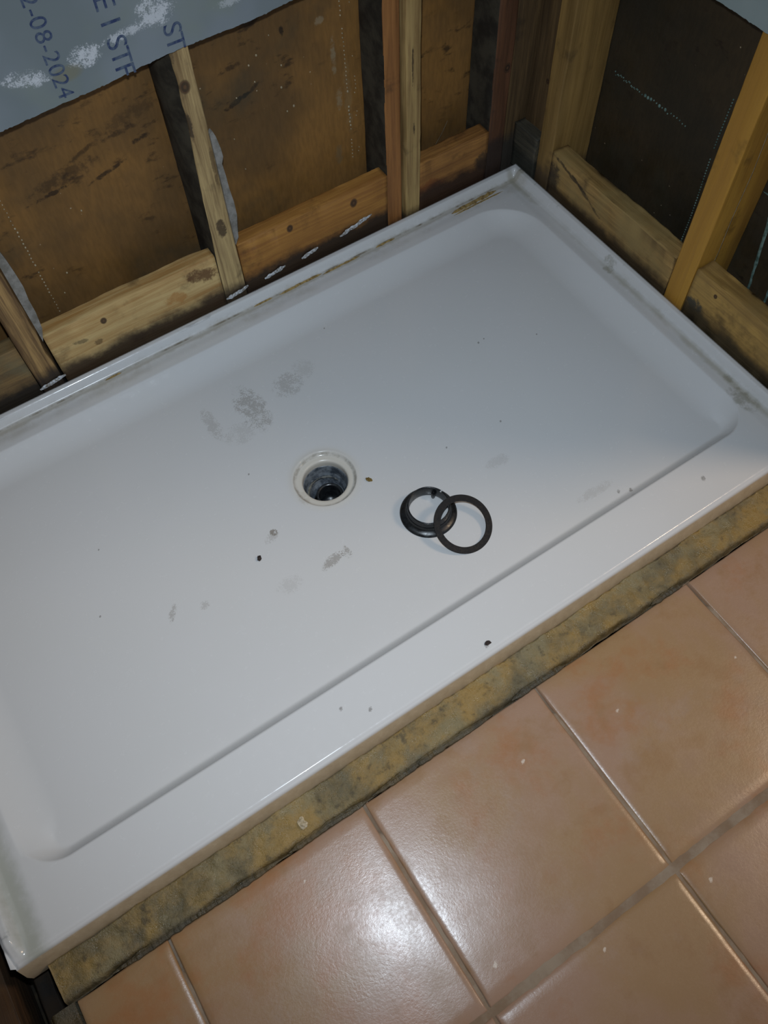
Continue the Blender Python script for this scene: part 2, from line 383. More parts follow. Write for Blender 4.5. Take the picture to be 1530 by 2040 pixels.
def build_tray():
    def axis(a, b, fine, step, fstep, extra=()):
        v = [a]
        while v[-1] < b - 1e-9:
            p = v[-1]; s = fstep if any(lo <= p < hi for lo, hi in fine) else step
            v.append(min(b, p + s))
        if b - v[-2] < fstep * .4: v.pop(-2)
        return v
    H = .072
    xs = axis(-TL, 0, [(-TL, -TL + .165), (-.165, 1)], .012, .0018)
    ys = axis(-TW, 0, [(-TW, -.77), (-.165, 1)], .012, .0018)
    # snap drain square edges
    def snap(v, t):
        i = min(range(len(v)), key=lambda k: abs(v[k] - t)); v[i] = t; return i
    i0, i1 = snap(xs, DC[0] - H), snap(xs, DC[0] + H); j0, j1 = snap(ys, DC[1] - H), snap(ys, DC[1] + H)
    V = []; F = []; idx = {}
    for i, x in enumerate(xs):
        for j, y in enumerate(ys):
            if i0 < i < i1 and j0 < j < j1: continue
            idx[i, j] = len(V); V.append((x, y, tray_z(x, y)))
    for i in range(len(xs) - 1):
        for j in range(len(ys) - 1):
            if i0 <= i < i1 and j0 <= j < j1: continue
            F.append((idx[i, j], idx[i + 1, j], idx[i + 1, j + 1], idx[i, j + 1]))
    # drain dish
    per = [(i, j0) for i in range(i0, i1)] + [(i1, j) for j in range(j0, j1)] + [(i, j1) for i in range(i1, i0, -1)] + [(i0, j) for j in range(j1, j0, -1)]
    prev = [idx[p] for p in per]
    zc = tray_z(*DC)
    prof = [(.0685, .0), (.064, .0002), (.061, .0008), (.0595, .0003), (.058, -.0018), (.0565, -.0042), (.0545, -.0052), (.050, -.0054), (.0465, -.0056), (.0440, -.0066), (.0428, -.009), (.0424, -.014), (.0424, -.022)]
    for rr, dz in prof:
        cur = []
        for p in per:
            vx, vy = xs[p[0]] - DC[0], ys[p[1]] - DC[1]; a = math.atan2(vy, vx)
            x, y = DC[0] + rr * math.cos(a), DC[1] + rr * math.sin(a)
            zz = tray_z(x, y) if dz >= 0 else zc
            cur.append(len(V)); V.append((x, y, zz + dz))
        for k in range(len(per)):
            n = (k + 1) % len(per); F.append((prev[k], prev[n], cur[n], cur[k]))
        prev = cur
    # skirts
    nx, ny = len(xs), len(ys)
    def skirt(loop, steps):
        pr = [idx[p] for p in loop]
        for (ox, oy, z) in steps:
            cur = []
            for p in loop:
                x, y, _ = V[idx[p]]; cur.append(len(V)); V.append((x + ox, y + oy, z))
            for k in range(len(loop) - 1): F.append((pr[k + 1], pr[k], cur[k], cur[k + 1]))
            pr = cur
    skirt([(i, 0) for i in range(nx)], [(0, -.0015, -.024), (0, -.003, -.027), (0, -.012, -.052), (0, -.013, -.075)])
    skirt([(nx - 1, j) for j in range(ny)], [(.001, 0, -.008), (.001, 0, -.05)])
    skirt([(i, ny - 1) for i in range(nx - 1, -1, -1)], [(0, .001, -.008), (0, .001, -.05)])
    skirt([(0, j) for j in range(ny - 1, -1, -1)], [(-.001, 0, -.008), (-.001, 0, -.05)])
    return V, F

tray = empty('shower_tray', (-.78, -.45, -.06), 'large white rectangular shower tray with stained edges, between stud walls and tiled floor', 'shower tray')
V, F = build_tray()
body = mesh_obj('tray_basin', V, F, M['tray'], None, True)
bm = bmesh.new(); bm.from_mesh(body.data); bmesh.ops.recalc_face_normals(bm, faces=bm.faces)
up = sum(f.normal.z * f.calc_area() for f in bm.faces)
if up < 0: bmesh.ops.reverse_faces(bm, faces=bm.faces)
bm.to_mesh(body.data); bm.free()
def keep_parent(o, p):
    o.parent = p; o.matrix_parent_inverse = Matrix.Translation(-Vector(p.location))
keep_parent(body, tray)

def ribbon(name, pts, width, th, mat, zfn, parent=None, seed=0, jag=.5, label=None):
    """irregular crust following a polyline on a surface"""
    V = []; F = []
    P = [Vector((p[0], p[1], 0)) for p in pts]; L = [0]
    for a, b in zip(P, P[1:]): L.append(L[-1] + (b - a).length)
    n = max(6, int(L[-1] / .0025))
    for k in range(n + 1):
        s = L[-1] * k / n; q = 0
        while q < len(P) - 2 and s > L[q + 1]: q += 1
        d = (P[q + 1] - P[q]); u = (s - L[q]) / d.length; c = P[q] + d * u; d.normalize(); nn = Vector((-d.y, d.x, 0))
        env = min(1, 6 * min(k, n - k) / n + .15)
        w1 = width * .5 * env * (1 + jag * n3(s * 90, seed, 1.1)); w2 = width * .5 * env * (1 + jag * n3(s * 90, seed, 7.7))
        hh = th * env * (1 + .6 * n3(s * 160, seed, 3))
        for t, h in ((-w1, -.0004), (-w1 * .75, hh * .8), (0, hh), (w2 * .75, hh * .7), (w2, -.0004)):
            p = c + nn * t; V.append((p.x, p.y, zfn(p.x, p.y) + h))
    for k in range(n):
        for j in range(4):
            a = k * 5 + j; F.append((a, a + 1, a + 6, a + 5))
    F.append((4, 3, 2, 1, 0)); e = n * 5; F.append((e, e + 1, e + 2, e + 3, e + 4))
    o = mesh_obj(name, V, F, mat, None, False)
    if parent: keep_parent(o, parent)
    if label: o['label'] = label
    return o
for k, (x0, x1, y0, y1, wd, th) in enumerate([(-.205, -.080, -.037, -.033, .0115, .0022), (-.205, -.068, -.045, -.044, .004, .0012), (-.64, -.535, -.028, -.027, .005, .0014), (-.535, -.44, -.030, -.029, .0045, .0014),
                                       (-.40, -.35, -.0285, -.028, .004, .0012), (-1.035, -1.00, -.028, -.028, .0035, .0012), (-.70, -.655, -.027, -.027, .0035, .001)]):
    ribbon('adhesive_remnant', [(x0, y0), ((x0 + x1) / 2, (y0 + y1) / 2 + .0006), (x1, y1)], wd, th, M['brown'], tray_z, tray, k, .6, 'tan strip of old adhesive')

# ------------------------------------------------------------------ lathe helper and drain parts
def lathe(profile, n=72, closed=False):
    V = []; F = []; k = len(profile)
    for i in range(n):
        a = 2 * math.pi * i / n
        for r, z in profile: V.append((r * math.cos(a), r * math.sin(a), z))
    for i in range(n):
        j = (i + 1) % n
        for q in range(k if closed else k - 1):
            q2 = (q + 1) % k
            F.append((i * k + q, j * k + q, j * k + q2, i * k + q2))
    return V, F
zd = tray_z(*DC)
trap = empty('drain_trap', (DC[0], DC[1], zd - .12), 'black plastic waste trap seen down the round hole of the white tray', 'drain')
Vv, Ff = lathe([(.0455, -.0085), (.0418, -.0085), (.0412, -.0095), (.0408, -.016), (.0398, -.018), (.0398, -.024), (.0390, -.026), (.0390, -.034), (.0345, -.037), (.0330, -.041), (.0325, -.052), (.0275, -.055), (.0265, -.057), (.0265, -.085), (.0455, -.086)], 72, True)
o = mesh_obj('trap_body', [(x, y, z - .0140 + .12) for x, y, z in Vv], Ff, M['trap'], trap, True)
Vv, Ff = lathe([(.0262, -.060), (.0215, -.060), (.0205, -.063), (.0200, -.094), (.0150, -.099), (.0001, -.101), (.0001, -.104), (.0262, -.104)], 48, False)
o = mesh_obj('outlet_pipe', [(x + .004, y - .002, z + .12) for x, y, z in Vv], Ff, M['black'], trap, True)
# chalky scale crust ring on the step of the trap
Vv = []; Ff = []
n = 64
for i in range(n + 1):
    a = math.radians(20 + 190 * i / n); e = min(1, 5 * min(i, n - i) / n)
    for r, h in ((.0385, .0), (.0372, .0016 * e * (1 + n3(i * .7, 0, 0))), (.0345, .001 * e), (.0335, -.002)):
        Vv.append((r * math.cos(a), r * math.sin(a), -.0505 + h + (.037 * 0) + .12))
for i in range(n):
    for q in range(3):
        a = i * 4 + q; Ff.append((a, a + 4, a + 5, a + 1))
o = mesh_obj('scale_crust', Vv, Ff, M['limes'], trap, True); o['label'] = 'pale chalky crust'

# loose black bushing with flange, lying on the tray
BC = Vector((-.669, -.617, 0)); BZ = tray_z(BC.x, BC.y)
bush = empty('drain_bushing', (BC.x, BC.y, BZ), 'loose black flanged drain bushing lying on the white tray, next to the drain hole', 'drain fitting')
prof = [(.0500, .0), (.0505, .0012), (.0495, .0030), (.0455, .0048), (.0415, .0065), (.0395, .0085), (.0388, .012), (.0384, .0128), (.0388, .0138), (.0382, .0190), (.0378, .0200), (.0380, .0212), (.0376, .0262), (.0366, .0270), (.0352, .0268), (.0346, .0255), (.0344, .006), (.0352, .0015), (.0370, .0)]
Vv, Ff = lathe(prof, 96, True)
bb = mesh_obj('flange_body', [(x * 1.03, y * 1.03, z * 1.05) for x, y, z in Vv], Ff, M['black'], bush, True)
# small lug inside the throat and a clip screw head
def blobmesh(c, r, n=12):
    V = []; F = []
    for i in range(n):
        for j in range(n // 2 + 1):
            a = 2 * math.pi * i / n; b = math.pi * j / (n // 2)
            V.append((c[0] + r[0] * math.sin(b) * math.cos(a), c[1] + r[1] * math.sin(b) * math.sin(a), c[2] + r[2] * math.cos(b)))
    h = n // 2 + 1
    for i in range(n):
        for j in range(n // 2):
            a = i * h + j; b = ((i + 1) % n) * h + j; F.append((a, b, b + 1, a + 1))
    return V, F
a = math.radians(40)
Vv, Ff = blobmesh((.0315 * math.cos(a), .0315 * math.sin(a), .012), (.0042, .0042, .0115))
o = mesh_obj('locating_lug', Vv, Ff, M['black'], bush, True)
Vv, Ff = blobmesh((.0375 * math.cos(math.radians(18)), .0375 * math.sin(math.radians(18)), .0268), (.0032, .0026, .0016))
o = mesh_obj('worn_spot', Vv, Ff, M['plaster'], bush, True); o['label'] = 'pale scraped spot on the rim'

# flat rubber ring leaning on the bushing
ring_me = lathe([(.0537, -.0013), (.0540, 0), (.0537, .0013), (.0422, .0013), (.0419, 0), (.0422, -.0013)], 96, True)
RC = Vector((-.638, -.679, 0))
o = mesh_obj('rubber_ring', *ring_me, M['rubber'], None, False)
tag(o, 'flat black rubber sealing ring leaning on the loose black bushing', 'gasket')
RING = o
lean = Vector((BC.x - RC.x, BC.y - RC.y, 0)).normalized()
lean = Matrix.Rotation(math.radians(-17), 3, 'Z') @ lean
tilt = math.radians(19.0)
axis_t = Vector((0, 0, 1)).cross(lean)
RING.rotation_mode = 'QUATERNION'
from mathutils import Quaternion
RING.rotation_quaternion = Quaternion(axis_t, -tilt)
RING.location = (RC.x, RC.y, tray_z(RC.x, RC.y) + .0540 * math.sin(tilt) + .0014)

# crumbs lying on the tray
def crumb(name, x, y, r, mat, label, zfn=tray_z, flat=.6, seed=0):
    bm = bmesh.new(); bmesh.ops.create_icosphere(bm, subdivisions=3, radius=1)
    for v in bm.verts:
        k = 1 + .45 * n3(v.co.x * 1.6 + seed, v.co.y * 1.6, v.co.z * 1.6) + .2 * n3(v.co.x * 5 + seed, v.co.y * 5, v.co.z * 5)
        v.co = Vector((v.co.x * r * k * 1.25, v.co.y * r * k * .8, v.co.z * r * flat * k))
    lo = min(v.co.z for v in bm.verts)
    for v in bm.verts: v.co.z -= lo
    me = bpy.data.meshes.new(name); bm.to_mesh(me); bm.free(); me.materials.append(mat)
    o = bpy.data.objects.new(name, me); COL.objects.link(o); o.location = (x, y, zfn(x, y) + .0002); o.rotation_euler = (0, 0, seed)
    return tag(o, label, 'debris')
crumb('debris_crumb', -.969, -.526, .0042, M['crumb'], 'small dark crumb on the tray floor, left of and below the drain hole', seed=1)
crumb('debris_crumb', -.720, -.497, .0050, M['tan'], 'small tan crumb on the tray floor beside the drain hole', seed=2.2, flat=.4)
crumb('debris_crumb', -.737, -.883, .0045, M['crumb'], 'small grey flake on the front ledge of the tray, near the mortar', seed=3.1, flat=.25)

# ------------------------------------------------------------------ tiled floor
ZF = -.060; TS = .3341; GX, GY, YK = -.7055, -1.3035, -.9755; XL = -1.518
def tile_slab(x0, x1, y0, y1, seed):
    g = .0046; gx = .0026; x0 += gx; x1 -= gx; y0 += g
    y1 -= g
    N = 18; V = []; F = []
    tx, ty = .004 * n3(seed, 1, 1), .004 * n3(seed, 5, 1)
    def co(a, b, N):
        return a + (b - a) * (1 - math.cos(math.pi * N)) / 2
    for i in range(N + 1):
        for j in range(N + 1):
            x = co(x0, x1, i / N); y = co(y0, y1, j / N)
            e = min(x - x0, x1 - x) + .0; ey = min(y - y0, y1 - y)
            x += .0014 * n3(y * 22, seed, 3) if i in (0, N) else 0
            y += .0014 * n3(x * 22, seed, 9) if j in (0, N) else 0
            z = ZF - max(.0018 * (1 - sst(-.001, .004, e)), .0032 * (1 - sst(-.001, .006, ey))) + .0008 * n3(x * 9, y * 9, seed) + tx * (x - x0 - .17) + ty * (y - y0 - .17)
            V.append((x, y, z))
    for i in range(N):
        for j in range(N):
            a = i * (N + 1) + j; F.append((a, a + N + 1, a + N + 2, a + 1))
    edge = [i * (N + 1) for i in range(N + 1)] + [N * (N + 1) + j for j in range(1, N + 1)] + [i * (N + 1) + N for i in range(N - 1, -1, -1)] + [j for j in range(N - 1, 0, -1)]
    b = len(V)
    for k in edge: V.append((V[k][0], V[k][1], ZF - .014))
    for k in range(len(edge)):
        n = (k + 1) % len(edge); F.append((edge[n], edge[k], b + k, b + n))
    return V, F
V = []; F = []
for i in range(-3, 6):
    for j in range(-1, 6):
        x0, x1 = GX + i * TS, GX + (i + 1) * TS; y1 = GY - (j) * TS; y0 = y1 - TS
        if j == -1: y1 = YK
        x0 = max(x0, XL); x1 = min(x1, .96)
        if x1 - x0 < .03 or y1 - y0 < .03: continue
        if j >= 0 and x0 <= XL + .001: pass
        v, f = tile_slab(x0, x1, y0, y1 + (.004 if j == -1 else 0), i * 7 + j * 3.3)
        b = len(V); V += v; F += [tuple(q + b for q in ff) for ff in f]
floor = struct(mesh_obj('floor', V, F, M['tile'], None, True), 'terracotta tiled floor')
# grout bed, with the joints raked out near the tray
V = []; F = []
def grout_strip(x0, x1, y0, y1):
    nx = max(2, int((x1 - x0) / .004)); ny = max(2, int((y1 - y0) / .004)); b = len(V)
    for i in range(nx + 1):
        for j in range(ny + 1):
            x = x0 + (x1 - x0) * i / nx; y = y0 + (y1 - y0) * j / ny
            z = ZF - .0019 + .0008 * n3(x * 60, y * 60, 0) + .0008 * n3(x * 14, y * 14, 4)
            if y > -1.03: z -= .0065 * sst(-1.03, -1.02, y + .012 * n3(x * 30, 0, 0))
            V.append((x, y, z))
    for i in range(nx):
        for j in range(ny):
            a = b + i * (ny + 1) + j; F.append((a, a + ny + 1, a + ny + 2, a + 1))
for i in range(-2, 5): grout_strip(GX + i * TS - .009, GX + i * TS + .009, -3.2, YK + .002)
for j in range(0, 6): grout_strip(XL, .96, GY - j * TS - .009, GY - j * TS + .009)
g = mesh_obj('floor_grout', V, F, M['grout'], floor, True)
V = [(-2.4, -3.3, ZF - .012), (.4, -3.3, ZF - .012), (.4, .4, ZF - .012 - .02), (-2.4, .4, ZF - .032)]
sub = mesh_obj('subfloor', [(-2.4, -3.3, -.175), (1.2, -3.3, -.175), (1.2, .4, -.175), (-2.4, .4, -.175), (-2.4, -3.3, -.19), (1.2, -3.3, -.19), (1.2, .4, -.19), (-2.4, .4, -.19)],
               [(0, 1, 2, 3), (7, 6, 5, 4), (0, 4, 5, 1), (1, 5, 6, 2), (2, 6, 7, 3), (3, 7, 4, 0)], M['under'], floor)
# screed slab carrying the tiles
def box(x0, x1, y0, y1, z0, z1):
    return ([(x0, y0, z0), (x1, y0, z0), (x1, y1, z0), (x0, y1, z0), (x0, y0, z1), (x1, y0, z1), (x1, y1, z1), (x0, y1, z1)],
            [(3, 2, 1, 0), (4, 5, 6, 7), (0, 1, 5, 4), (1, 2, 6, 5), (2, 3, 7, 6), (3, 0, 4, 7)])
mesh_obj('screed', *box(XL + .002, .96, -3.25, YK - .001, -.172, ZF - .0125), M['mortar'], floor)

# exposed mortar bed between tray and tiles
def mortar_bed():
    V = []; F = []; x0, x1 = XL - .012, .09; nx = int((x1 - x0) / .0035); ny = 26
    for i in range(nx + 1):
        x = x0 + (x1 - x0) * i / nx
        yb = -.9135 - .004 * n3(x * 12, 0, 2) - .002 * n3(x * 60, 0, 3)
        yf = YK + .0015 + .004 * n3(x * 10, 3, 2) + .002 * n3(x * 50, 3, 2)
        for j in range(ny + 1):
            t = j / ny; y = yb + (yf - yb) * t
            z = -.051 - .010 * t + .0040 * n3(x * 14, y * 14, 1) + .0028 * n3(x * 45, y * 45, 5) + .0014 * n3(x * 130, y * 130, 2)
            z -= .010 * sst(.86, 1.0, t + .06 * n3(x * 30, 1, 8)) 
            z = min(z, -.0455)
            V.append((x, y, z))
    for i in range(nx):
        for j in range(ny):
            a = i * (ny + 1) + j; F.append((a, a + 1, a + ny + 2, a + ny + 1))
    # sides down to the subfloor
    e = [i * (ny + 1) + ny for i in range(nx + 1)]; e0 = [j for j in range(ny + 1)]; eb = [i * (ny + 1) for i in range(nx + 1)]; er = [nx * (ny + 1) + j for j in range(ny + 1)]
    for ed in (e, e0, eb, er):
        b = len(V)
        for k in ed: V.append((V[k][0], V[k][1], -.172))
        for k in range(len(ed) - 1): F.append((ed[k], ed[k + 1], b + k + 1, b + k))
    return V, F
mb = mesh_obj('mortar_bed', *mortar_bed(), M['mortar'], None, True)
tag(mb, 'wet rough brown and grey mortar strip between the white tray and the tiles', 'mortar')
# ridge of leftover thinset against the tiles
def zm(x, y): return -.0625
rg = empty('thinset_ridge', (-.95, YK, -.07), 'low broken lip of thinset along the tile edge, beside the wet mortar', 'mortar')
for k, (a, b) in enumerate([(-1.46, -1.18), (-1.17, -1.03), (-1.02, -.79), (-.75, -.64), (-.45, -.38)]):
    o = ribbon('thinset_piece', [(a, YK + .003), ((a + b) / 2, YK + .0045), (b, YK + .002)], .011, .0045, M['mortar'], zm, rg, k + 20, .5)
V = []; F = []
nx_, ny_ = 12, 300
for i in range(nx_ + 1):
    for j in range(ny_ + 1):
        x = -1.562 + (XL - .002 + 1.562) * i / nx_; y = -.974 - 1.2 * j / ny_
        V.append((x, y, -.064 + .004 * n3(x * 40, y * 40, 2) + .004 * n3(x * 15, y * 9, 5) - .02 * (1 - sst(0, .25, i / nx_))))
for i in range(nx_):
    for j in range(ny_):
        a = i * (ny_ + 1) + j; F.append((a, a + 1, a + ny_ + 2, a + ny_ + 1))
for i in range(2):
    ed = [i * nx_ * (ny_ + 1) + j for j in range(ny_ + 1)]; b = len(V)
    for k in ed: V.append((V[k][0], V[k][1], -.172))
    for k in range(ny_): F.append((ed[k], ed[k + 1], b + k + 1, b + k))
tag(mesh_obj('mortar_strip', V, F, M['mortar'], None, True), 'narrow dark mortar strip running down the left edge of the floor tiles', 'mortar')
crumb('debris_flake', -1.131, -.948, .0075, M['glue'], 'pale tan flake stuck on the wet mortar strip', lambda x, y: -.058, .3, 1.5)

# ------------------------------------------------------------------ timber
def timber(name, x0, x1, y0, y1, z0, z1, axis, mat, seed, label, cat, group=None, wobble=.0016, rad=.003, wane=None, parent=None):
    lo = [x0, y0, z0]; hi = [x1, y1, z1]
    a = axis; b, c = [k for k in range(3) if k != axis]
    if axis == 1: b, c = 2, 0
    if axis == 0: b, c = 1, 2
    L = hi[a] - lo[a]; n = max(8, min(160, int(L / .008)))
    hb, hc = (hi[b] - lo[b]) / 2, (hi[c] - lo[c]) / 2; mb_, mc_ = (hi[b] + lo[b]) / 2, (hi[c] + lo[c]) / 2
    sec = []
    for sx, sy in ((1, -1), (1, 1), (-1, 1), (-1, -1)):
        a0 = {(1, -1): -90, (1, 1): 0, (-1, 1): 90, (-1, -1): 180}[(sx, sy)]
        for q in range(4):
            ang = math.radians(a0 + 30 * q); sec.append((sx * (hb - rad) + rad * math.cos(ang), sy * (hc - rad) + rad * math.sin(ang)))
        # two face points on the way to the next corner
        nxt = {(1, -1): (1, 1), (1, 1): (-1, 1), (-1, 1): (-1, -1), (-1, -1): (1, -1)}[(sx, sy)]
        p = sec[-1]; angn = math.radians(a0 + 90); q0 = (nxt[0] * (hb - rad) + rad * math.cos(angn), nxt[1] * (hc - rad) + rad * math.sin(angn))
        for u in (.33, .67): sec.append((p[0] + (q0[0] - p[0]) * u, p[1] + (q0[1] - p[1]) * u))
    V = []; F = []; K = len(sec)
    O = Vector(((x0 + x1) / 2, (y0 + y1) / 2, z0))
    for i in range(n + 1):
        s = lo[a] + L * i / n
        for k, (pb, pc) in enumerate(sec):
            db = wobble * (n3(s * 7, seed, k * .35) + .5 * n3(s * 40, seed, k)); dc = wobble * (n3(s * 7, seed + 5, k * .35) + .5 * n3(s * 40, seed + 5, k))
            co = [0, 0, 0]; co[a] = s; co[b] = mb_ + pb + db; co[c] = mc_ + pc + dc
            if wane: co = list(wane(co))
            V.append(tuple(co))
    for i in range(n):
        for k in range(K):
            q = (k + 1) % K; F.append((i * K + k, i * K + q, (i + 1) * K + q, (i + 1) * K + k))
    F.append(tuple(range(K - 1, -1, -1))); F.append(tuple(n * K + k for k in range(K)))
    o = mesh_obj(name, V, F, mat, None, False)
    bm = bmesh.new(); bm.from_mesh(o.data); bmesh.ops.recalc_face_normals(bm, faces=bm.faces); bm.to_mesh(o.data); bm.free()
    o.data.polygons.foreach_set('use_smooth', [len(p.vertices) == 4 for p in o.data.polygons])
    if label: tag(o, label, cat, group)
    return o

YS = .008; HT = 2.3; ZB = -.172
GB, GR = 'upright studs of the back wall', 'upright studs of the right wall'
NB, NR = 'blocking pieces of the back wall', 'blocking pieces of the right wall'
M['dark_side'] = mat_simple('dark_grey_side', (70, 64, 52), .85, .3, 24, (42, 38, 32), .4, .002)
w1 = wood('weathered_stud', (176, 140, 88), (92, 66, 38), 2, knots=[], rot_z=.03, rot_col=(34, 26, 22), seed=1, grain=1.3)
w2 = wood('grey_tan_stud', (196, 168, 116), (116, 90, 56), 2, knots=[(-.716, .459, .011)], rot_z=.022, rot_col=(48, 36, 26), seed=2.4,
          stain=[(-.725, .39, .006, .035, 0, (40, 26, 14), .8), (-.715, .17, .012, .03, 0, (52, 34, 20), .85), (-.725, .55, .006, .06, 0, (60, 40, 24), .6), (-.70, .30, .006, .05, 0, (70, 48, 28), .5)])
w3 = wood('orange_stud', (162, 108, 56), (118, 74, 36), 2, rot_z=-.02, seed=3.7)
w4 = wood('pale_stud', (184, 154, 98), (132, 102, 60), 2, rot_z=-.005, seed=5.1, stain=[(-.282, .33, .003, .05, 0, (50, 34, 20), .8), (-.278, .2, .003, .03, 0, (50, 34, 20), .8)])
w5 = wood('reddish_stud', (106, 66, 38), (70, 44, 26), 2, rot_z=.075, rot_col=(46, 32, 24), seed=6.3, knots=[(-.045, .235, .010)])
w6 = wood('olive_stud', (112, 86, 50), (72, 54, 32), 2, rot_z=.05, rot_col=(48, 44, 38), seed=7.7, knot_axes=(1, 2), knots=[(-.03, .2, .006)])
w7 = wood('corner_post_wood', (156, 122, 66), (120, 92, 46), 2, rot_z=.03, rot_col=(70, 54, 34), seed=8.8, knot_axes=(1, 2), streak=.4)
w8 = wood('yellow_stud', (196, 146, 56), (170, 122, 46), 2, rot_z=-.02, rot_col=(100, 70, 46), seed=9.9, streak=.35, knot_axes=(1, 2))

def wane1(co):
    x, y, z = co
    if y < .03 and x > -1.115: x -= .004 * (1 + n3(z * 18, 3, 3))
    return (x, y, z)
def wane2(co):
    x, y, z = co
    c = .011 * sst(.20, .42, z) * (1 + .35 * n3(z * 22, 1, 1)) + .003 * sst(.05, .2, z)
    if y < .03 and x < -.73: x += c * .95
    elif y < .03 and x < -.72: x += c * .45
    return (x, y, z)
timber('wall_stud', -1.146, -1.099, YS, .094, ZB, HT, 2, w1, 11, 'dark weathered grooved upright wood stud at the left, leftmost in view on the back wall', 'wall stud', GB, .0022, wane=wane1)
timber('wall_stud', -.740, -.694, YS, .094, ZB, HT, 2, w2, 12, 'grey tan upright wood stud with a round knot, below the marker writing', 'wall stud', GB, .002, wane=wane2)
timber('wall_stud', -.340, -.304, YS + .004, .094, ZB, HT, 2, w3, 13, 'orange brown upright wood stud, left one of the close pair on the back wall', 'wall stud', GB)
timber('wall_stud', -.296, -.262, YS - .003, .094, ZB, HT, 2, w4, 14, 'pale tan upright wood stud, right one of the close pair on the back wall', 'wall stud', GB)
timber('wall_stud', -.078, -.034, YS + .004, .094, ZB, HT, 2, w5, 15, 'reddish brown upright wood stud nearest the corner on the back wall', 'wall stud', GB)
timber('wall_stud', -.030, .050, YS + .018, .075, ZB, HT, 2, w6, 16, 'dull olive brown upright corner stud where the two stud walls meet', 'wall stud')
timber('wall_stud', .030, .115, -.050, .022, ZB, HT, 2, w6, 26, 'dark recessed brown upright stud behind the corner gap', 'wall stud')
timber('wall_stud', .008, .118, -.099, -.056, ZB, HT, 2, w7, 17, 'broad olive tan upright wood post beside the corner on the right wall', 'wall stud', GR)
timber('wall_stud', .008, .118, -.531, -.482, ZB, HT, 2, w8, 18, 'bright yellow tan upright wood stud at the right edge', 'wall stud', GR, .0012)
timber('wall_stud', .008, .118, -.98, -.935, ZB, HT, 2, w8, 19, 'yellow upright stud beyond the right end of the tray', 'wall stud', GR, .0012)
timber('wall_stud', -1.56, -1.515, YS, .094, ZB, HT, 2, w3, 29, 'brown upright stud at the far left end of the back wall', 'wall stud', GB, .0012)

n0 = wood('left_block_wood', (136, 108, 66), (92, 70, 42), 0, rot_z=.024, rot_col=(22, 17, 12), seed=12.1, fade=(112, 104, 76))
n1 = wood('long_block_wood', (206, 176, 120), (166, 122, 66), 0, rot_z=.024, rot_col=(44, 26, 15), seed=13.3, knots=[(-.985, .088, .0075)], streak=.5,
          stain=[(-.775, .085, .045, .022, -.45, (88, 54, 24), .85), (-1.04, .066, .022, .007, -.2, (100, 84, 54), .7), (-1.01, .045, .012, .008, -.2, (100, 76, 44), .7), (-.84, .06, .03, .02, 0, (170, 112, 48), .6)])
n2 = wood('amber_block_wood', (176, 124, 56), (138, 88, 36), 0, rot_z=.030, rot_col=(26, 19, 14), seed=14.6, knots=[(-.575, .098, .0085), (-.425, .088, .010)], streak=.5,
          stain=[(-.66, .128, .01, .006, 0, (60, 38, 18), .6)])
n3m = wood('short_block_wood', (174, 122, 60), (116, 74, 34), 0, rot_z=.036, rot_col=(40, 20, 9), seed=15.8, streak=.5, stain=[(-.09, .04, .03, .03, 0, (54, 42, 30), .8), (-.235, .04, .05, .02, 0, (120, 60, 20), .6)])
n4 = wood('corner_block_wood', (92, 84, 66), (48, 46, 40), 1, rot_z=.03, rot_col=(40, 40, 32), seed=16.2, knot_axes=(1, 2))
n5 = wood('right_block_wood', (176, 140, 82), (122, 94, 50), 1, rot_z=.012, rot_col=(56, 42, 24), seed=17.9, knot_axes=(1, 2), fade=(150, 126, 78),
          stain=[(-.115, .03, .025, .05, 0, (50, 42, 32), .8), (-.16, .07, .08, .006, .25, (52, 40, 26), .8), (-.22, .05, .08, .005, .4, (60, 46, 28), .7)])
n6 = wood('far_right_block_wood', (184, 146, 78), (132, 100, 50), 1, rot_z=.016, rot_col=(58, 48, 30), seed=19.4, knot_axes=(1, 2), knots=[(-.59, .075, .005)], fade=(140, 112, 64),
          stain=[(-.55, .02, .03, .025, 0, (56, 60, 56), .9)])

def split_back(co):          # broken, wavy rear arris
    x, y, z = co
    if y > .035 and z > .08: y += .012 * n3(x * 9, 2, 2) * sst(-1.2, -.7, x)
    return (x, y, z)
timber('blocking_piece', -1.513, -1.148, YS + .002, .046, -.06, .117, 0, n0, 31, 'dull olive wood block at the far left between the studs, behind the tray', 'wood block', NB, .002)
timber('blocking_piece', -1.097, -.742, YS + .002, .044, -.06, .116, 0, n1, 32, 'long pale tan wood block with a small dark knot, left of the knotted stud', 'wood block', NB, .0022, wane=split_back)
timber('blocking_piece', -.692, -.342, YS + .002, .042, -.06, .117, 0, n2, 33, 'amber wood block with two dark knots, between the knotted stud and the close pair', 'wood block', NB, .0022)
timber('blocking_piece', -.260, -.080, YS + .002, .045, -.06, .106, 0, n3m, 34, 'short orange brown wood block with a charred bottom, beside the corner', 'wood block', NB, .003)
timber('blocking_piece', .004, .050, -.054, .024, -.02, .086, 1, n4, 35, 'small mouldy grey wood block in the corner above the tray', 'wood block', None, .003)
timber('blocking_piece', .009, .050, -.480, -.101, -.03, .086, 1, n5, 36, 'long brown cracked wood block on the right wall, between post and yellow stud', 'wood block', NR, .003)
timber('blocking_piece', .010, .052, -.933, -.533, -.03, .100, 1, n6, 37, 'tan wood block with a dark nail hole, right of the yellow stud', 'wood block', NR, .0028)

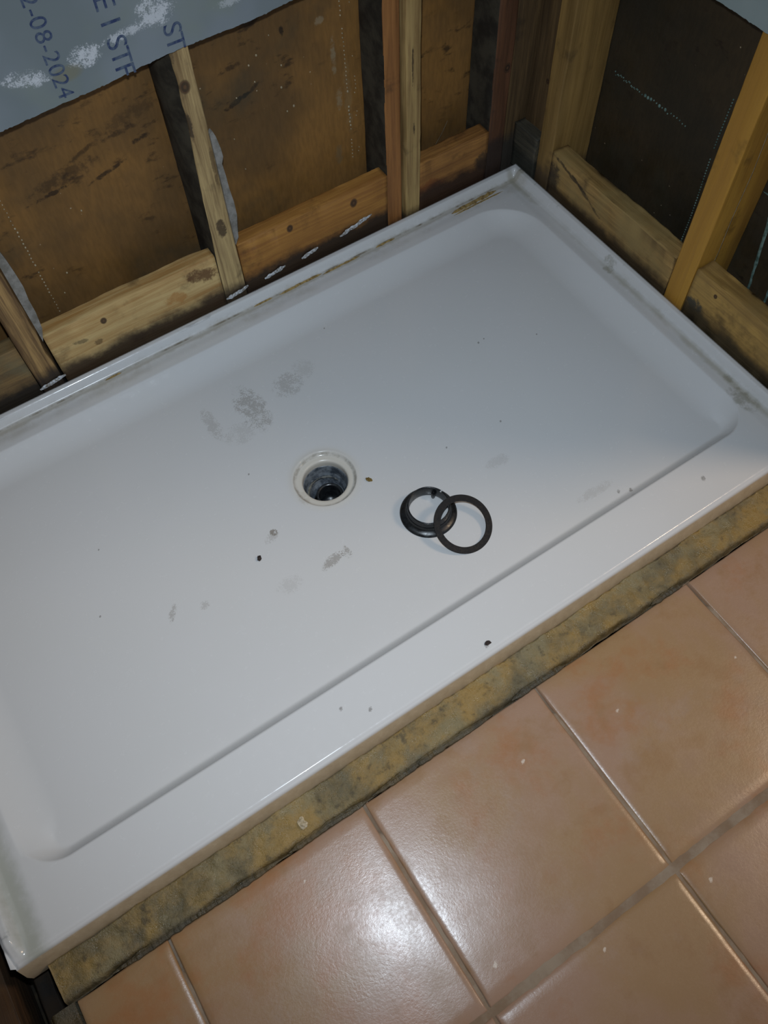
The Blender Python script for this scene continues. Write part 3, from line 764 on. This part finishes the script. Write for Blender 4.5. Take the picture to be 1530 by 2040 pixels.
# white plaster smears left on the block bottoms
def smear(name, x0, x1, z0, z1, y, seed, label, mat):
    V = []; F = []; n = 30
    for i in range(n + 1):
        x = x0 + (x1 - x0) * i / n; e = min(1, 5 * min(i, n - i) / n)
        zc = z0 + (z1 - z0) * i / n; h = .0034 * e * (1 + 1.3 * n3(x * 110, seed, 0)); zc += .003 * n3(x * 60, seed, 9)
        for dz, dy in ((-h, .001), (-h * .5, -.0012 * e), (h * .6, -.0012 * e), (h, .001)):
            V.append((x, y + dy + .0006 * n3(x * 200, seed, dz * 100), zc + dz))
    for i in range(n):
        for q in range(3):
            a = i * 4 + q; F.append((a, a + 4, a + 5, a + 1))
    b = len(V)
    o = mesh_obj(name, V, F, mat, None, False)
    sm = o.modifiers.new('thickness', 'SOLIDIFY'); sm.thickness = .0012; sm.offset = 1
    return tag(o, label, 'plaster')
smear('plaster_smear', -.465, -.385, .022, .040, YS - .001, 1, 'largest white plaster smear low on the amber wood block', M['plaster'])
smear('plaster_smear', -.560, -.520, .012, .020, YS - .001, 2, 'small white plaster smear on the amber block, middle of three', M['plaster'])
smear('plaster_smear', -.650, -.600, .006, .014, YS - .001, 3, 'white plaster smear low on the amber block beside the knotted stud', M['plaster'])
smear('plaster_smear', -.742, -.690, .002, .010, YS - .003, 4, 'white plaster smear at the foot of the knotted stud', M['plaster'])
smear('plaster_smear', -1.150, -1.095, .002, .010, YS - .003, 5, 'white plaster smear at the foot of the leftmost dark stud', M['plaster'])

# ------------------------------------------------------------------ wall lining sheets (the far side of the stud walls)
def slab(name, x0, x1, y0, y1, z0, z1, mat): return mesh_obj(name, *box(x0, x1, y0, y1, z0, z1), mat)
wb = struct(slab('wall_back', -2.0, .14, .0955, .110, ZB, 2.3, M['sheet_b']), 'brown stained lining sheet behind the back wall studs')
wr = struct(slab('wall_right', .1195, .134, -.995, .0950, ZB, 2.3, M['sheet_r']), 'dark stained lining sheet behind the right wall studs')
wl = struct(slab('wall_left', -1.74, -1.72, -3.2, .0950, ZB, 2.3, M['plain']), 'left wall')

def beads(name, pts, parent, normal_axis, mat):
    V = []; F = []
    for (a, z, r) in pts:
        c = (a, .0952, z) if normal_axis == 1 else (.1192, a, z)
        rad = (r, .0018, r * 1.15) if normal_axis == 1 else (.0018, r, r * 1.15)
        v, f = blobmesh(c, rad, 8); b = len(V); V += v; F += [tuple(q + b for q in ff) for ff in f]
    o = mesh_obj(name, V, F, mat, None, True); o.parent = parent; return o
pts = []
z = .075
while z < .42:
    if n3(z * 30, 2, 1) > -.35: pts.append((-1.044 - .010 * max(0, z - .1) + .0008 * random.uniform(-1, 1), z, .0017 * (1 + .5 * n3(z * 60, 0, 0)) if .12 < z < .28 else .0012))
    z += .0085
beads('glue_bead_line', pts, wb, 1, M['glue'])
pts = []
z = .12
while z < .47:
    if n3(z * 26, 7, 1) > -.3: pts.append((-.371 - .022 * max(0, z - .2) + .001 * random.uniform(-1, 1), z, .0023 if .19 < z < .27 else .0014))
    if n3(z * 20, 12, 1) > .1: pts.append((-.355 + .002 * random.uniform(-1, 1), z, .0011))
    z += .0082
beads('glue_bead_line', pts, wb, 1, M['glue'])
pts = []
for k in range(26):
    y = -.125 - .0080 * k; pts.append((y, .236 + .003 * random.uniform(-1, 1), .0034 if k in (11, 12, 13, 16, 18) else .0015))
    if k < 9: pts.append((y - .003, .232 + .006 * random.random(), .0012))
beads('glue_bead_line', pts, wr, 0, M['teal'])
pts = []
z = .0
while z < .34:
    if n3(z * 20, 3, 1) > -.4: pts.append((-.404 - .002 * math.sin(z * 20), z, .0016))
    z += .0062
beads('glue_bead_line', pts, wr, 0, M['teal'])
# a few fine splashes on the back sheet
pts = [(-.549, .405, .002), (-.566, .393, .0018), (-.504, .37, .0018), (-.51, .33, .0022), (-.49, .285, .0025), (-.505, .28, .0018), (-.56, .36, .0016), (-.60, .345, .0013), (-.52, .43, .0012), (-.245, .135, .0022), (-1.0, .15, .002), (-1.02, .11, .0015), (-.62, .27, .0012), (-.61, .2, .0012), (-.93, .26, .0018)]
beads('plaster_fleck', pts, wb, 1, M['glue'])

def drip(pts, parent, name='paint_drip'):
    V = []; F = []; n = len(pts)
    for k, (y, z, wdt) in enumerate(pts):
        for s, h in ((-1, 0), (-.5, .0012), (.5, .0012), (1, 0)):
            V.append((.1194 - h, y + s * wdt, z))
    for k in range(n - 1):
        for q in range(3):
            a = k * 4 + q; F.append((a, a + 1, a + 5, a + 4))
    o = mesh_obj(name, V, F, M['teal'], None, True); o.parent = parent
def dripline(y0, z0, y1, z1, w0, seed):
    n = 46; return [(y0 + (y1 - y0) * k / n + .002 * n3(k * .25, seed, 0), z0 + (z1 - z0) * k / n, w0 * (1 + .7 * n3(k * .35, seed, 4)) * (1 - .45 * k / n)) for k in range(n + 1)]
drip(dripline(-.555, .26, -.592, .0, .0045, 1), wr)
drip(dripline(-.610, .26, -.634, .0, .0045, 2), wr)
drip(dripline(-.540, .225, -.575, .235, .010, 3), wr)
drip(dripline(-.575, .235, -.612, .243, .008, 4), wr)

# ------------------------------------------------------------------ remaining wall boards
def ragged_board(name, axis, a0, a1, zb, z1, f0, f1, seed, mat, label, group):
    """board with a rough cut lower edge; axis 0 = back wall (spans x), 1 = right wall (spans y)"""
    n = int(abs(a1 - a0) / .0035); V = []; F = []
    for i in range(n + 1):
        a = a0 + (a1 - a0) * i / n
        e = zb(a) + .0012 * n3(a * 70, seed, 0) + .0012 * n3(a * 260, seed, 3)
        for (f, z) in ((f0, e), (f0, e + .05), (f0, z1), (f1, z1), (f1, e + .001), ):
            V.append((a, f, z) if axis == 0 else (f, a, z))
    for i in range(n):
        for q in range(5):
            A, B = i * 5 + q, i * 5 + (q + 1) % 5; F.append((A, B, B + 5, A + 5))
    F.append((0, 1, 2, 3, 4)); F.append(tuple(n * 5 + k for k in (4, 3, 2, 1, 0)))
    o = mesh_obj(name, V, F, mat, None, False)
    bm = bmesh.new(); bm.from_mesh(o.data); bmesh.ops.recalc_face_normals(bm, faces=bm.faces); bm.to_mesh(o.data); bm.free()
    return tag(o, label, 'wall board', group)
def zb_back(a):
    if a < -.906: return .510 + (a + 1.0) * .053
    return .515 + .012 * sst(-.906, -.69, a) + .006 * sst(-.6, -.5, a)
b1 = ragged_board('wall_board', 0, -2.0, .004, zb_back, 2.3, -.0045, .0055, 1, M['board'], 'blue-grey wall board with blue marker writing at the top left, above the studs', None)
mbR = NT('pale_wall_board', .85, .3); mbR.color(mbR.mix(mbR.noise(12, 4), lin(128, 142, 142), lin(160, 170, 168)))
b2 = ragged_board('wall_board', 1, -1.02, -.008, lambda a: .5415 + .003 * n3(a * 6, 1, 1), 2.3, -.0035, .0060, 5, mbR.mat, 'pale grey wall board at the top right corner, over the right wall studs', None)

# loose paper-faced slivers left beside studs
def sliver(pts, y, th, label):
    V = [(x, y, z) for x, z in pts] + [(x, y + th, z) for x, z in pts]; n = len(pts)
    F = [tuple(range(n)), tuple(range(2 * n - 1, n - 1, -1))] + [(k, (k + 1) % n, n + (k + 1) % n, n + k) for k in range(n)]
    o = mesh_obj('board_sliver', V, F, M['sliver']); 
    bm = bmesh.new(); bm.from_mesh(o.data); bmesh.ops.recalc_face_normals(bm, faces=bm.faces); bm.to_mesh(o.data); bm.free()
    return tag(o, label, 'board scrap', 'torn slivers of wall board beside the studs')
M['sliver'] = mat_simple('torn_board_paper', (142, 138, 132), .85, .3, 60, (112, 108, 100))
sliver([(-.6955, .368), (-.690, .372), (-.686, .360), (-.682, .335), (-.681, .318), (-.686, .305), (-.684, .28), (-.683, .25), (-.680, .22), (-.680, .19), (-.684, .165), (-.687, .140), (-.6955, .125)], YS - .004, .009, 'thin torn grey board sliver on the right side of the knotted stud')
sliver([(-1.1005, .345), (-1.090, .335), (-1.086, .30), (-1.084, .27), (-1.083, .24), (-1.086, .21), (-1.086, .18), (-1.090, .14), (-1.1005, .11)], YS - .004, .009, 'thin torn grey board sliver beside the leftmost dark stud')

# marker writing
def letter(ch, x, z, size, name='marker_letter'):
    cu = bpy.data.curves.new('txt', 'FONT'); cu.body = ch; cu.size = size; cu.align_x = 'CENTER'; cu.align_y = 'BOTTOM_BASELINE'; cu.extrude = .0003; cu.offset = -.0001
    t = bpy.data.objects.new('txt', cu); COL.objects.link(t)
    dg = bpy.context.evaluated_depsgraph_get(); dg.update()
    me = bpy.data.meshes.new_from_object(t.evaluated_get(dg)); bpy.data.objects.remove(t)
    # glyph x -> wall -z, glyph y -> wall +x, rotated so that the line reads downwards
    for v in me.vertices:
        gx, gy, gz = v.co
        v.co = (x + gy, -.0048 - gz, z - gx)
    me.materials.clear(); me.materials.append(M['ink'])
    o = bpy.data.objects.new(name, me); COL.objects.link(o); o.parent = b1
    return o
for ch, z in zip('2-08-2024', (.660, .6445, .630, .611, .5955, .581, .563, .5465, .5290)):
    letter(ch, -.909 + (.0 if ch != '-' else .0), z, .034)
for ch, z in (('E', .626), ('I', .598), ('S', .569), ('T', .548), ('F', .5275)):
    letter(ch, -.817, z, .043)
for ch, z in (('S', .5585), ('T', .5385)):
    letter(ch, -.731, z, .042)

# ------------------------------------------------------------------ lower left corner: timber plate of the left wall
pl = wood('dark_plate_wood', (78, 52, 24), (42, 30, 18), 1, seed=21, knot_axes=(1, 2))
timber('floor_plate', -1.715, -1.600, -2.2, .05, -.172, -.085, 1, pl, 41, 'dark brown timber floor plate in the bottom left corner, left of the tray', 'timber', None, .002)
timber('floor_batten', -1.572, -1.548, -2.2, -.885, -.172, -.105, 1, M['black_batten'], 42, 'black batten in the gap between floor plate and mortar', 'timber', None, .003)  # dark strip filling the black gap beside the floor plate

# fine threads, one of them standing in for an edge highlight
def thread(pts, r, label, name='cobweb_thread'):
    V = []; F = []
    for k, p in enumerate(pts):
        p = Vector(p); d = (Vector(pts[min(k + 1, len(pts) - 1)]) - Vector(pts[max(k - 1, 0)])).normalized()
        u = d.orthogonal().normalized(); v = d.cross(u)
        for q in range(6):
            a = q * math.pi / 3; V.append(tuple(p + u * r * math.cos(a) + v * r * math.sin(a)))
    for k in range(len(pts) - 1):
        for q in range(6): F.append((k * 6 + q, k * 6 + (q + 1) % 6, (k + 1) * 6 + (q + 1) % 6, (k + 1) * 6 + q))
    return tag(mesh_obj(name, V, F, M['thread'], None, True), label, 'thread')
thread([(-.130, .093, .104), (-.15, .085, .0855), (-.173, .075, .075), (-.20, .046, .107)], .00028, 'thin stray cobweb thread above the short wood block near the corner')

thread([(.047, -.5345, .385), (.052, -.5345, .30), (.049, -.5345, .20), (.052, -.5345, .12), (.048, -.5345, .05)], .0004, 'long pale edge highlight down the side of the yellow stud, built as a strand', 'edge_highlight_line')  # pale edge highlight of the stud, modelled as a thin strand
# darker grey on the left-facing cavity sides of some studs
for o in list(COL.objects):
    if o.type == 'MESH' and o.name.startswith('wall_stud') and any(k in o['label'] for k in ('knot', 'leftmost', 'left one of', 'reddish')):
        o.data.materials.append(M['dark_side'])
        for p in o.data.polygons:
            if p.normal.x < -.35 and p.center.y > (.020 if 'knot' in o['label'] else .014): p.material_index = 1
